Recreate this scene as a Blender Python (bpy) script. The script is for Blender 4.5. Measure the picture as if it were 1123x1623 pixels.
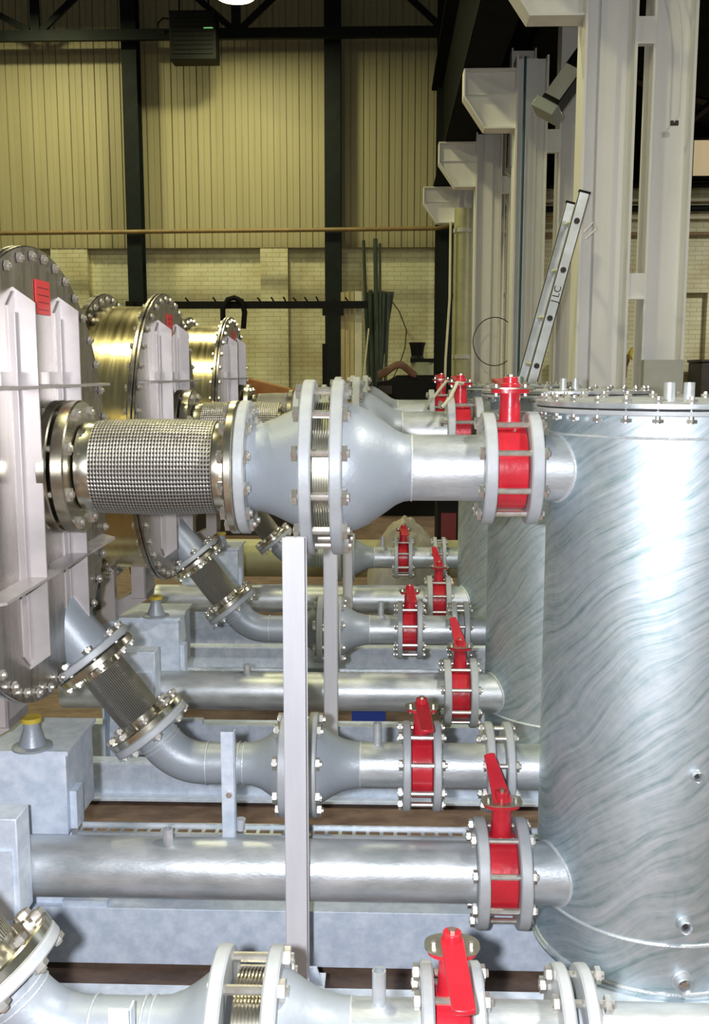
import bpy, bmesh, math, random
from mathutils import Vector, Matrix
random.seed(7)
for o in list(bpy.data.objects): bpy.data.objects.remove(o)
S = bpy.context.scene
C = S.collection
PI = math.pi
R = math.radians

# ------------------------------------------------------------------ camera
cam_d = bpy.data.cameras.new('camera')
cam_d.sensor_fit = 'VERTICAL'; cam_d.sensor_height = 36; cam_d.lens = 36*1578/1623
cam_d.clip_start = .02; cam_d.clip_end = 200
cam = bpy.data.objects.new('camera', cam_d); C.objects.link(cam)
cam.location = (0, 0, 1.7); cam.rotation_euler = (R(82), 0, R(1.85))
S.camera = cam
# ------------------------------------------------------------------ view, world, flash, big lights
S.view_settings.view_transform = 'Standard'; S.view_settings.look = 'None'
S.view_settings.gamma = 1; S.view_settings.use_curve_mapping = False
S.view_settings.exposure = 0.0
w = bpy.data.worlds.new('world'); S.world = w; w.use_nodes = True
w.node_tree.nodes['Background'].inputs['Color'].default_value = (.66, .70, .60, 1)
w.node_tree.nodes['Background'].inputs['Strength'].default_value = .15
FLASH_W = 275
fl = bpy.data.lights.new('camera_flash', 'POINT'); fl.energy = FLASH_W; fl.shadow_soft_size = .022
fl.color = (.94, .95, 1.0)
flo = bpy.data.objects.new('camera_flash', fl); C.objects.link(flo); flo.location = (-.10, 0, 1.712)
LAMP_W = 120
LAMP_C = (1.0, .93, .50)

# ------------------------------------------------------------------ materials
def mat(name, base=(.5,.5,.5), metal=0., rough=.5, var=.0, scale=6., stretch=(1,1,1), rot=(0,0,0), base2=None,
        bump=0., bscale=None, rvar=0., spec=None, coat=0., detail=6.):
    m = bpy.data.materials.new(name); m.use_nodes = True
    n = m.node_tree.nodes; l = m.node_tree.links; b = n['Principled BSDF']
    b.inputs['Base Color'].default_value = (*base, 1); b.inputs['Metallic'].default_value = metal
    b.inputs['Roughness'].default_value = rough
    if coat: b.inputs['Coat Weight'].default_value = coat
    if spec is not None: b.inputs['Specular IOR Level'].default_value = spec
    tc = n.new('ShaderNodeTexCoord'); mp = n.new('ShaderNodeMapping')
    mp.inputs['Scale'].default_value = stretch; mp.inputs['Rotation'].default_value = rot
    l.new(tc.outputs['Object'], mp.inputs['Vector'])
    nz = n.new('ShaderNodeTexNoise'); nz.inputs['Scale'].default_value = scale; nz.inputs['Detail'].default_value = detail
    nz.inputs['Roughness'].default_value = .62
    l.new(mp.outputs[0], nz.inputs['Vector'])
    if base2 or var:
        if not base2: base2 = tuple(max(0, c*(1-var)) for c in base)
        cr = n.new('ShaderNodeValToRGB'); cr.color_ramp.elements[0].position = .36; cr.color_ramp.elements[1].position = .64
        cr.color_ramp.elements[0].color = (*base2, 1); cr.color_ramp.elements[1].color = (*base, 1)
        l.new(nz.outputs['Fac'], cr.inputs[0]); l.new(cr.outputs[0], b.inputs['Base Color'])
    if rvar:
        mr = n.new('ShaderNodeMapRange'); mr.inputs['From Min'].default_value = .3; mr.inputs['From Max'].default_value = .7
        mr.inputs['To Min'].default_value = rough-rvar; mr.inputs['To Max'].default_value = rough+rvar
        l.new(nz.outputs['Fac'], mr.inputs[0]); l.new(mr.outputs[0], b.inputs['Roughness'])
    if bump:
        src = nz
        if bscale:
            src = n.new('ShaderNodeTexNoise'); src.inputs['Scale'].default_value = bscale; src.inputs['Detail'].default_value = 3
            l.new(mp.outputs[0], src.inputs['Vector'])
        bp = n.new('ShaderNodeBump'); bp.inputs['Strength'].default_value = bump; bp.inputs['Distance'].default_value = .004
        l.new(src.outputs['Fac'], bp.inputs['Height']); l.new(bp.outputs[0], b.inputs['Normal'])
    return m
M = {}
M['galv'] = mat('galvanised_pipe', (.70,.73,.77), .62, .42, base2=(.47,.52,.55), scale=5, stretch=(1.2,3,3), rvar=.07, bump=.12, bscale=60)
M['galv_beam'] = mat('galvanised_beam', (.78,.86,.98), .08, .5, base2=(.60,.69,.83), scale=26, rvar=.06, bump=.08)
M['spool'] = mat('grey_spool', (.40,.445,.50), .25, .46, base2=(.35,.39,.44), scale=3, rvar=.05, bump=.15, bscale=90)
M['flange'] = mat('grey_flange', (.50,.53,.56), .12, .5, base2=(.41,.44,.47), scale=12, bump=.15, bscale=80)
M['steel'] = mat('stainless_plate', (.58,.545,.55), .45, .38, base2=(.48,.45,.45), scale=4, stretch=(1,5,1), rvar=.06)
M['brushed'] = mat('brushed_stainless_lamplit', (.70,.62,.38), 1., .22, base2=(.62,.54,.32), scale=3, stretch=(30,1.5,1.5), rvar=.03, detail=2)  # golden tint is yellow lamp reflection put into the stainless base colour
M['cover'] = mat('stainless_cover', (.44,.41,.37), .95, .28, base2=(.28,.26,.24), scale=3, stretch=(1,9,1.2), rvar=.07)
M['sflange'] = mat('stainless_flange', (.72,.69,.58), 1., .24, base2=(.55,.52,.44), scale=9, rvar=.05)
M['bolt'] = mat('bright_bolt', (.82,.80,.76), .85, .26, base2=(.62,.58,.52), scale=40)
M['weld'] = mat('weld_bead', (.74,.78,.80), .5, .4, bump=.5, bscale=200)
M['post'] = mat('painted_post', (.66,.67,.72), .05, .5, base2=(.58,.59,.65), scale=5, stretch=(3,3,.4))
M['red'] = mat('red_paint', (.62,.022,.04), 0., .30, base2=(.50,.016,.03), scale=14, bump=.25, bscale=45, coat=.3)
M['label_red'] = mat('red_label', (.75,.05,.05), 0., .5)
M['zinc'] = mat('zinc_plated', (.55,.54,.42), .9, .35, base2=(.42,.42,.36), scale=30)
M['column'] = mat('cream_white_paint', (.86,.86,.85), 0., .5, base2=(.79,.79,.77), scale=2.2, stretch=(2,2,.5), spec=.3)
M['dark_steel'] = mat('dark_green_steel', (.008,.014,.013), 0., .6, base2=(.005,.008,.008), scale=5, spec=.2)
M['brown_steel'] = mat('dark_brown_steel', (.035,.026,.022), 0., .6, base2=(.02,.015,.013), scale=5)
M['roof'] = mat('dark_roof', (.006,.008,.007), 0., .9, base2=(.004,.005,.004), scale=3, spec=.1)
M['floor'] = mat('brown_floor', (.22,.145,.105), 0., .7, base2=(.12,.08,.06), scale=9, stretch=(1,2,1), bump=.2)
M['conduit'] = mat('brown_conduit', (.30,.20,.08), 0., .5, base2=(.20,.14,.06), scale=4)
M['black'] = mat('black_painted', (.006,.007,.006), 0., .6, base2=(.004,.004,.004), scale=8, spec=.2)
M['alu'] = mat('ladder_aluminium', (.70,.74,.76), .6, .4, base2=(.55,.58,.58), scale=5, stretch=(1,1,2))
M['timber'] = mat('pale_timber', (.62,.52,.25), 0., .6, base2=(.48,.40,.19), scale=4, stretch=(10,1,.4))
M['pale'] = mat('pale_board', (.80,.78,.56), 0., .6, base2=(.70,.68,.50), scale=3)
M['green_rod'] = mat('dark_green_stock', (.06,.085,.055), .2, .5, base2=(.03,.045,.03), scale=6, stretch=(4,4,.5))
M['orange'] = mat('orange_board', (.42,.19,.06), 0., .6, base2=(.32,.13,.04), scale=5)
M['cloth_brown'] = mat('brown_cloth', (.16,.075,.05), 0., .9, base2=(.09,.045,.03), scale=8, bump=.5)
M['tarp'] = mat('pale_sheet', (.50,.46,.38), 0., .6, base2=(.36,.34,.27), scale=6, bump=.5)
M['tin'] = mat('cream_tin', (.45,.48,.32), 0., .5, base2=(.33,.36,.24), scale=7)
M['blue'] = mat('blue_plastic', (.02,.06,.35), 0., .5)
M['teal'] = mat('teal_cabinet', (.02,.09,.12), 0., .5)
M['darkred'] = mat('dark_red_paint', (.16,.015,.015), 0., .5)
M['yellow_pipe'] = mat('old_yellow_pipe', (.46,.45,.26), .2, .5, base2=(.36,.36,.22), scale=6)
M['cream_cable'] = mat('cream_strap', (.62,.60,.45), 0., .5)
M['gasket'] = mat('gasket', (.04,.04,.04), 0., .8)
M['box_grey'] = mat('grey_box', (.52,.53,.48), 0., .5, base2=(.46,.47,.42), scale=4)
M['glass'] = mat('lamp_glass', (.35,.38,.38), .2, .25)
M['yellow_mark'] = mat('yellow_stain', (.55,.42,.05), 0., .5)

def tank_mat():
    """dull zinc with combed diagonal streaks running round the shell"""
    m = bpy.data.materials.new('galvanised_tank'); m.use_nodes = True
    n = m.node_tree.nodes; l = m.node_tree.links; b = n['Principled BSDF']
    b.inputs['Metallic'].default_value = .84
    tc = n.new('ShaderNodeTexCoord'); sp = n.new('ShaderNodeSeparateXYZ'); l.new(tc.outputs['Object'], sp.inputs[0])
    def mth(op, a, bb=None):
        k = n.new('ShaderNodeMath'); k.operation = op
        for i, v in enumerate((a, bb)):
            if v is None: continue
            if isinstance(v, (int, float)): k.inputs[i].default_value = v
            else: l.new(v, k.inputs[i])
        return k.outputs[0]
    ang = mth('MULTIPLY', mth('ARCTAN2', sp.outputs[0], mth('MULTIPLY', sp.outputs[1], -1)), .31)
    n0 = n.new('ShaderNodeTexNoise'); n0.inputs['Scale'].default_value = 1.5; n0.inputs['Detail'].default_value = 2
    l.new(tc.outputs['Object'], n0.inputs[0])
    zz = mth('SUBTRACT', mth('ADD', sp.outputs[2], mth('MULTIPLY', n0.outputs['Fac'], .50)), mth('MULTIPLY', ang, .62))
    cb = n.new('ShaderNodeCombineXYZ'); l.new(mth('MULTIPLY', ang, 1.5), cb.inputs[0]); l.new(mth('MULTIPLY', zz, 21), cb.inputs[1])
    nz = n.new('ShaderNodeTexNoise'); nz.inputs['Scale'].default_value = 2.6; nz.inputs['Detail'].default_value = 10; nz.inputs['Roughness'].default_value = .7
    l.new(cb.outputs[0], nz.inputs[0])
    cr = n.new('ShaderNodeValToRGB'); e = cr.color_ramp.elements
    e[0].position = .33; e[0].color = (.36,.51,.53,1); e[1].position = .70; e[1].color = (.80,.86,.94,1)
    k = e.new(.47); k.color = (.59,.69,.74,1)
    l.new(nz.outputs[0], cr.inputs[0])
    s2 = n.new('ShaderNodeTexNoise'); s2.inputs['Scale'].default_value = 38; s2.inputs['Detail'].default_value = 3
    l.new(tc.outputs['Object'], s2.inputs[0])
    m2 = n.new('ShaderNodeMixRGB'); m2.blend_type = 'OVERLAY'; m2.inputs[0].default_value = .35
    l.new(cr.outputs[0], m2.inputs[1]); l.new(s2.outputs[0], m2.inputs[2]); l.new(m2.outputs[0], b.inputs['Base Color'])
    mr = n.new('ShaderNodeMapRange'); mr.inputs['To Min'].default_value = .48; mr.inputs['To Max'].default_value = .62
    l.new(nz.outputs[0], mr.inputs[0]); l.new(mr.outputs[0], b.inputs['Roughness'])
    bp = n.new('ShaderNodeBump'); bp.inputs['Strength'].default_value = .12; bp.inputs['Distance'].default_value = .004
    l.new(nz.outputs[0], bp.inputs['Height']); l.new(bp.outputs[0], b.inputs['Normal'])
    return m
M['tank'] = tank_mat()

def braid_mat(name, nturn, pitch, radius):
    """woven wire: a diamond lattice in (angle, length) of the hose's own axis (object X)"""
    m = bpy.data.materials.new(name); m.use_nodes = True
    n = m.node_tree.nodes; l = m.node_tree.links; b = n['Principled BSDF']
    b.inputs['Metallic'].default_value = .9; b.inputs['Roughness'].default_value = .34
    uv = n.new('ShaderNodeUVMap'); uv.uv_map = 'UVMap'
    sx = n.new('ShaderNodeSeparateXYZ'); l.new(uv.outputs[0], sx.inputs[0])
    def mth(op, a, bb=None):
        k = n.new('ShaderNodeMath'); k.operation = op
        for i, v in enumerate((a, bb)):
            if v is None: continue
            if isinstance(v, (int, float)): k.inputs[i].default_value = v
            else: l.new(v, k.inputs[i])
        return k.outputs[0]
    u = mth('MULTIPLY', sx.outputs[0], 2*PI*nturn); v = mth('MULTIPLY', sx.outputs[1], 2*PI*pitch)
    s = mth('MULTIPLY', mth('SINE', mth('ADD', u, v)), mth('SINE', mth('SUBTRACT', u, v)))
    h = mth('ADD', mth('MULTIPLY', s, .5), .5)
    cr = n.new('ShaderNodeValToRGB'); e = cr.color_ramp.elements
    e[0].position = .12; e[0].color = (.05,.05,.045,1); e[1].position = .60; e[1].color = (.62,.60,.57,1)
    l.new(h, cr.inputs[0]); l.new(cr.outputs[0], b.inputs['Base Color'])
    bp = n.new('ShaderNodeBump'); bp.inputs['Strength'].default_value = .9; bp.inputs['Distance'].default_value = .004
    l.new(h, bp.inputs['Height']); l.new(bp.outputs[0], b.inputs['Normal'])
    return m
M['braid'] = braid_mat('woven_steel_braid', 34, 19, .12)
M['braid_s'] = braid_mat('fine_steel_braid', 34, 28, .06)

def brick_mat():
    m = bpy.data.materials.new('cream_painted_brick'); m.use_nodes = True
    n = m.node_tree.nodes; l = m.node_tree.links; b = n['Principled BSDF']; b.inputs['Roughness'].default_value = .7
    b.inputs['Specular IOR Level'].default_value = .2
    tc = n.new('ShaderNodeTexCoord'); mp = n.new('ShaderNodeMapping'); mp.inputs['Rotation'].default_value = (R(90), 0, 0)
    l.new(tc.outputs['Object'], mp.inputs[0])
    br = n.new('ShaderNodeTexBrick'); br.inputs['Scale'].default_value = 1; br.inputs['Brick Width'].default_value = .225
    br.inputs['Row Height'].default_value = .075; br.inputs['Mortar Size'].default_value = .006
    br.inputs['Color1'].default_value = (.74,.74,.52,1); br.inputs['Color2'].default_value = (.68,.68,.47,1); br.inputs['Mortar'].default_value = (.52,.51,.34,1)
    l.new(mp.outputs[0], br.inputs[0])
    nz = n.new('ShaderNodeTexNoise'); nz.inputs['Scale'].default_value = 1.3; nz.inputs['Detail'].default_value = 6; l.new(tc.outputs['Object'], nz.inputs[0])
    cr = n.new('ShaderNodeValToRGB'); cr.color_ramp.elements[0].position = .3; cr.color_ramp.elements[0].color = (.66,.58,.48,1); cr.color_ramp.elements[1].position = .6
    l.new(nz.outputs[0], cr.inputs[0])
    mx = n.new('ShaderNodeMixRGB'); mx.blend_type = 'MULTIPLY'; mx.inputs[0].default_value = .8
    l.new(br.outputs[0], mx.inputs[1]); l.new(cr.outputs[0], mx.inputs[2]); l.new(mx.outputs[0], b.inputs['Base Color'])
    bp = n.new('ShaderNodeBump'); bp.inputs['Strength'].default_value = .5; bp.inputs['Distance'].default_value = .01; bp.invert = True
    l.new(br.outputs['Fac'], bp.inputs['Height']); l.new(bp.outputs[0], b.inputs['Normal'])
    return m
M['brick'] = brick_mat()
M['cladding'] = mat('cream_cladding', (.42,.385,.235), 0., .5, base2=(.37,.34,.20), scale=1.0, stretch=(6,1,.25), spec=.25)

def emit(name, col, st):
    m = bpy.data.materials.new(name); m.use_nodes = True
    b = m.node_tree.nodes['Principled BSDF']; b.inputs['Base Color'].default_value = (*col, 1)
    b.inputs['Emission Color'].default_value = (*col, 1); b.inputs['Emission Strength'].default_value = st
    return m
M['lamp_on'] = emit('lit_lamp', (1, .95, .6), 6)
M['window_lit'] = emit('lit_window', (.9, .72, .42), .45)

# ------------------------------------------------------------------ mesh helpers
def frame(u):
    u = Vector(u).normalized()
    a = Vector((0,0,1)) if abs(u.z) < .9 else Vector((0,1,0))
    v = u.cross(a).normalized(); return u, v, u.cross(v).normalized()
class MB:
    def __init__(s): s.bm = bmesh.new(); s.uv = None
    def box(s, x0, x1, y0, y1, z0, z1, mtx=None):
        vs = [s.bm.verts.new((x, y, z)) for x in (x0, x1) for y in (y0, y1) for z in (z0, z1)]
        for f in ((0,1,3,2),(4,6,7,5),(0,4,5,1),(2,3,7,6),(0,2,6,4),(1,5,7,3)): s.bm.faces.new([vs[i] for i in f])
        if mtx is not None:
            for v in vs: v.co = mtx @ v.co
        return s
    def lathe(s, o, u, prof, n=48, cap=True, uv=False):
        o = Vector(o); u, a, b = frame(u); rings = []
        if uv: s.uv = s.bm.loops.layers.uv.new('UVMap')
        for t, r in prof:
            rings.append([s.bm.verts.new(o + u*t + (a*math.cos(2*PI*i/n) + b*math.sin(2*PI*i/n))*r) for i in range(n)])
        L = prof[-1][0]-prof[0][0] or 1
        for k in range(len(rings)-1):
            for i in range(n):
                j = (i+1) % n
                f = s.bm.faces.new((rings[k][i], rings[k][j], rings[k+1][j], rings[k+1][i]))
                if uv:
                    q = [(i/n, (prof[k][0]-prof[0][0])/L), ((i+1)/n, (prof[k][0]-prof[0][0])/L), ((i+1)/n, (prof[k+1][0]-prof[0][0])/L), (i/n, (prof[k+1][0]-prof[0][0])/L)]
                    for lp, c in zip(f.loops, q): lp[s.uv].uv = c
        if cap:
            s.bm.faces.new(rings[0][::-1]); s.bm.faces.new(rings[-1])
        return s
    def cyl(s, p, q, r, n=24, r2=None):
        p = Vector(p); q = Vector(q); return s.lathe(p, q-p, [(0, r), ((q-p).length, r if r2 is None else r2)], n)
    def hexa(s, p, q, r): return s.cyl(p, q, r, 6)
    def tube(s, pts, r, n=12, closed=False):
        pts = [Vector(p) for p in pts]; N = len(pts); rings = []; pa = None
        for k in range(N):
            if closed: t = pts[(k+1) % N]-pts[k-1]
            else: t = pts[min(k+1, N-1)]-pts[max(k-1, 0)]
            t.normalize()
            if pa is None: _, pa, _ = frame(t)
            pa = (pa - t*pa.dot(t)).normalized(); pb = t.cross(pa)
            rr = r[k] if isinstance(r, (list, tuple)) else r
            rings.append([s.bm.verts.new(pts[k] + (pa*math.cos(2*PI*i/n)+pb*math.sin(2*PI*i/n))*rr) for i in range(n)])
        for k in range(N if closed else N-1):
            a, b = rings[k], rings[(k+1) % N]
            for i in range(n):
                j = (i+1) % n; s.bm.faces.new((a[i], a[j], b[j], b[i]))
        if not closed: s.bm.faces.new(rings[0][::-1]); s.bm.faces.new(rings[-1])
        return s
    def prism(s, poly, axis, a, b, mtx=None):
        """poly in the two other axes (cyclic order kept as x,y,z minus axis)"""
        def P(p, t):
            c = list(p); c.insert(axis, t); return c
        A = [s.bm.verts.new(P(p, a)) for p in poly]; B = [s.bm.verts.new(P(p, b)) for p in poly]
        s.bm.faces.new(A[::-1]); s.bm.faces.new(B)
        for i in range(len(poly)):
            j = (i+1) % len(poly); s.bm.faces.new((A[i], A[j], B[j], B[i]))
        if mtx is not None:
            for v in A+B: v.co = mtx @ v.co
        return s
    def build(s, name, m, parent=None, bevel=0, off=None, sharp=32):
        bmesh.ops.recalc_face_normals(s.bm, faces=s.bm.faces)
        o0 = Vector(off) if off is not None else (Vector(parent.get('_o')) if parent is not None and parent.get('_o') is not None else None)
        if o0 is not None: bmesh.ops.translate(s.bm, verts=s.bm.verts, vec=-o0)
        me = bpy.data.meshes.new(name); s.bm.to_mesh(me); s.bm.free()
        for p in me.polygons: p.use_smooth = True
        me.set_sharp_from_angle(angle=R(sharp))
        me.materials.append(m)
        o = bpy.data.objects.new(name, me); C.objects.link(o)
        if parent is not None: o.parent = parent; o['_o'] = parent.get('_o')
        elif off is not None: o.location = off
        if bevel:
            b = o.modifiers.new('bevel', 'BEVEL'); b.width = bevel; b.segments = 2; b.limit_method = 'ANGLE'; b.angle_limit = R(40)
        return o
def tag(o, label=None, cat=None, group=None, kind=None):
    if label: o['label'] = label
    if cat: o['category'] = cat
    if group: o['group'] = group
    if kind: o['kind'] = kind
    return o
def thing(name, label, cat, o=(0,0,0), group=None):
    e = bpy.data.objects.new(name, None); C.objects.link(e); e.location = o; e.empty_display_size = .1
    e['_o'] = list(map(float, o)); return tag(e, label, cat, group)
def copy_tree(o, parent=None):
    c = o.copy(); C.objects.link(c)
    if parent is not None: c.parent = parent
    for ch in list(o.children): copy_tree(ch, c)
    return c
def bolt_mesh(L, r):
    b = MB(); h = r*1.25
    b.lathe((-L/2,0,0), (1,0,0), [(0, r*.95), (L, r*.95)], 10)
    b.hexa((-L/2+.002,0,0), (-L/2+.002+h,0,0), r*2.0)
    b.hexa((L/2-.006-h,0,0), (L/2-.006,0,0), r*2.0)
    bmesh.ops.recalc_face_normals(b.bm, faces=b.bm.faces)
    me = bpy.data.meshes.new('bolt'); b.bm.to_mesh(me); b.bm.free()
    for p in me.polygons: p.use_smooth = True
    me.set_sharp_from_angle(angle=R(30)); me.materials.append(M['bolt']); return me
_bm = {}
def bolts(parent, c, u, rad, n, L, r, phase=None, name='bolt'):
    """n bolts on a circle of radius rad about axis u through c, each its own object"""
    key = (round(L,3), round(r,4))
    if key not in _bm: _bm[key] = bolt_mesh(L, r)
    c = Vector(c) - Vector(parent['_o']); u, a, b = frame(u)
    rot = u.to_track_quat('X', 'Z')
    ph = PI/n if phase is None else phase
    for i in range(n):
        t = ph + 2*PI*i/n
        o = bpy.data.objects.new(name, _bm[key]); C.objects.link(o); o.parent = parent
        o.location = c + (a*math.cos(t)+b*math.sin(t))*rad
        o.rotation_mode = 'QUATERNION'; o.rotation_quaternion = rot
def flange(parent, c, u, t, rad, rin=0, m='flange', name='flange'):
    """disc starting at c, thickness t along u"""
    e = .0035
    return MB().lathe(c, u, [(0, rad-e), (e, rad), (t-e, rad), (t, rad-e)], 64).build(name, M[m], parent)

# ------------------------------------------------------------------ unit geometry (front skid; the others repeat it)
XA = (1,0,0)
YU, ZU = 2.53, 1.459      # upper line
YL, ZL = 2.50, .382       # lower wide pipe
YS, ZS = 2.70, .595       # lower narrow line
TX, TY, TR = .727, 2.60, .305
unit = []                 # (key, root)
def reg(k, o): unit.append((k, o)); return o

def weld_ring(parent, py, pz, r, name='weld_bead'):
    pts = []
    for i in range(48):
        a = 2*PI*i/48; y = py + r*math.cos(a); z = pz + r*math.sin(a)
        d = TR*TR-(y-TY)**2
        pts.append((TX-math.sqrt(max(d, 0))-.002, y, z))
    MB().tube(pts, .0045, 8, True).build(name, M['weld'], parent)

def make_tank():
    t = thing('galvanised_tank', '', 'tank', (TX, TY, .16))
    prof = [(0, TR+.012), (.006, TR+.012), (.008, TR), (1.44, TR)]
    MB().lathe((TX,TY,.165), (0,0,1), prof, 128).build('tank_body', M['tank'], t)
    for z, r in ((.305, .0045), (1.548, .003)):
        MB().tube([(TX+(TR+.001)*math.cos(2*PI*i/96), TY+(TR+.001)*math.sin(2*PI*i/96), z) for i in range(96)], r, 8, True).build('weld_bead', M['weld'], t)
    MB().tube([(TX+(TR+.001)*math.cos(2*PI*i/96), TY+(TR+.001)*math.sin(2*PI*i/96), .176) for i in range(96)], .005, 8, True).build('weld_bead', M['weld'], t)
    MB().lathe((TX,TY,1.600), (0,0,1), [(0,.338),(.002,.340),(.011,.340),(.012,.338)], 128).build('top_flange', M['flange'], t)
    MB().lathe((TX,TY,1.6125), (0,0,1), [(0,.336),(.003,.336)], 96).build('gasket', M['gasket'], t)
    lid = MB().lathe((TX,TY,1.616), (0,0,1), [(0,.338),(.002,.340),(.012,.340),(.013,.338)], 128).build('lid', M['galv'], t)
    bolts(t, (TX,TY,1.614), (0,0,1), .322, 28, .062, .0065, phase=.1)
    for dx in (-.030, .018):
        b = MB(); b.cyl((TX+dx,TY-.10,1.62), (TX+dx,TY-.10,1.675), .0135, 20)
        b.build('lid_stub', M['galv'], t)
    # side bosses
    def boss(ax, z, r, name='threaded_boss', l=.03):
        a = R(ax); d = Vector((math.cos(a), math.sin(a), 0)); p = Vector((TX,TY,z)) + d*(TR-.006)
        o = MB().lathe(p, d, [(0,r*1.25),(.01,r*1.15),(.012,r),(l,r),(l+.002,r*.9),(l-.004,r*.62),(l-.018,r*.55)], 28).build(name, M['galv'], t)
        MB().lathe(p + d*(l-.014), d, [(0,r*.45),(.006,r*.42)], 6).build('plug', M['bolt'] if r > .02 else M['gasket'], o)
    boss(-90+3, .745, .0135, l=.022); boss(-90+.5, .366, .0165, l=.032); boss(-90+1, .215, .022, l=.035)
    # upper nozzle
    b = MB(); b.cyl((.374,YU,ZU), (TX-.2,YU,ZU), .084, 64); b.build('upper_nozzle', M['galv'], t)
    flange(t, (.350,YU,ZU), XA, .030, .1425); weld_ring(t, YU, ZU, .084)
    b = MB(); b.cyl((.374,YL,ZL), (TX-.2,YL,ZL), .081, 64); b.build('lower_nozzle', M['galv'], t)
    flange(t, (.345,YL,ZL), XA, .030, .1425); weld_ring(t, YL, ZL, .081)
    b = MB(); b.cyl((.345,YS,ZS), (TX-.2,YS,ZS), .064, 48); b.build('side_nozzle', M['galv'], t)
    flange(t, (.333,YS,ZS), XA, .022, .125)
    MB().cyl((.425,YS-.065,ZS-.002),(.47,YS-.065,ZS-.002),.012,16).build('nipple', M['galv'], t)
    # gusset at foot
    MB().prism([(.395,.17),(.46,.17),(.46,.30),(.43,.30)], 1, 2.62, 2.63).build('gusset', M['galv_beam'], t)
    return t

def make_valve(xc, y, z, R_f, R_b, hw, R_bolt, nb, br, lever, span):
    """wafer butterfly valve centred xc; hw half width of the red body; stem up"""
    t = thing('butterfly_valve', '', 'valve', (xc, y, z-R_b))
    b = MB(); e = .004
    b.lathe((xc-hw,y,z), XA, [(0,R_b-.004),(.003,R_b),(2*hw-.003,R_b),(2*hw,R_b-.004)], 56)
    b.build('valve_body', M['red'], t)
    s = R_f/.1425
    b = MB()
    b.lathe((xc,y,z+R_b-.01), (0,0,1), [(0,.03*s),(.02*s,.0275*s),(z and .205*s-(R_b-.01)-.016, .025*s)], 36)
    b.build('neck', M['red'], t)
    zt = z+.205*s-.016
    b = MB()
    pl = []
    for i in range(40):
        a = 2*PI*i/40; pl.append((xc+.048*s*math.copysign(abs(math.cos(a))**.8, math.cos(a)), y+.036*s*math.copysign(abs(math.sin(a))**.8, math.sin(a))))
    b.prism(pl, 2, zt, zt+.010*s); b.build('stem_flange', M['red'], t)
    b = MB(); b.prism([(xc+(p-xc)*1.12, y+(q-y)*1.10) for p, q in pl], 2, zt+.0102*s, zt+.0135*s); b.build('notch_plate', M['zinc'], t)
    for sx in (-1, 1):
        MB().hexa((xc+sx*.036*s,y-.004,zt-.008), (xc+sx*.036*s,y-.004,zt+.022*s), .0055*s).build('plate_bolt', M['bolt'], t)
    # lever: tapered bar with round hub
    L = lever[0]; sg = lever[1]; pitch = lever[2]
    pts = []
    rh, rt = (.024*s, .0145*s) if sg > 0 else (.0225*s, .021*s)
    for i in range(13):
        a = PI*i/12; pts.append((rh*math.cos(a+PI), rh*math.sin(a+PI)*1.0))
    for i in range(9):
        a = PI*i/8; pts.append((rt*math.cos(a), L*.97+rt*.3*math.sin(a)))
    mt = Matrix.Translation((xc,y,zt+.0145*s)) @ Matrix.Rotation(0 if sg > 0 else PI, 4, 'Z') @ Matrix.Rotation(R(pitch), 4, 'X') @ Matrix.Rotation(R(lever[3]), 4, 'Z')
    b = MB(); b.prism(pts, 2, 0, .011*s, mt)
    b.cyl((xc,y,zt+.010*s), (xc,y,zt+.040*s), .0185*s, 24)
    b.build('lever', M['red'], t, bevel=.002)
    MB().hexa((xc,y,zt+.04*s), (xc,y,zt+.046*s), .008*s).build('lever_bolt', M['zinc'], t)
    if nb: bolts(t, (xc,y,z), XA, R_bolt, nb, span+2.5*br+.008, br)
    return t

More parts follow.
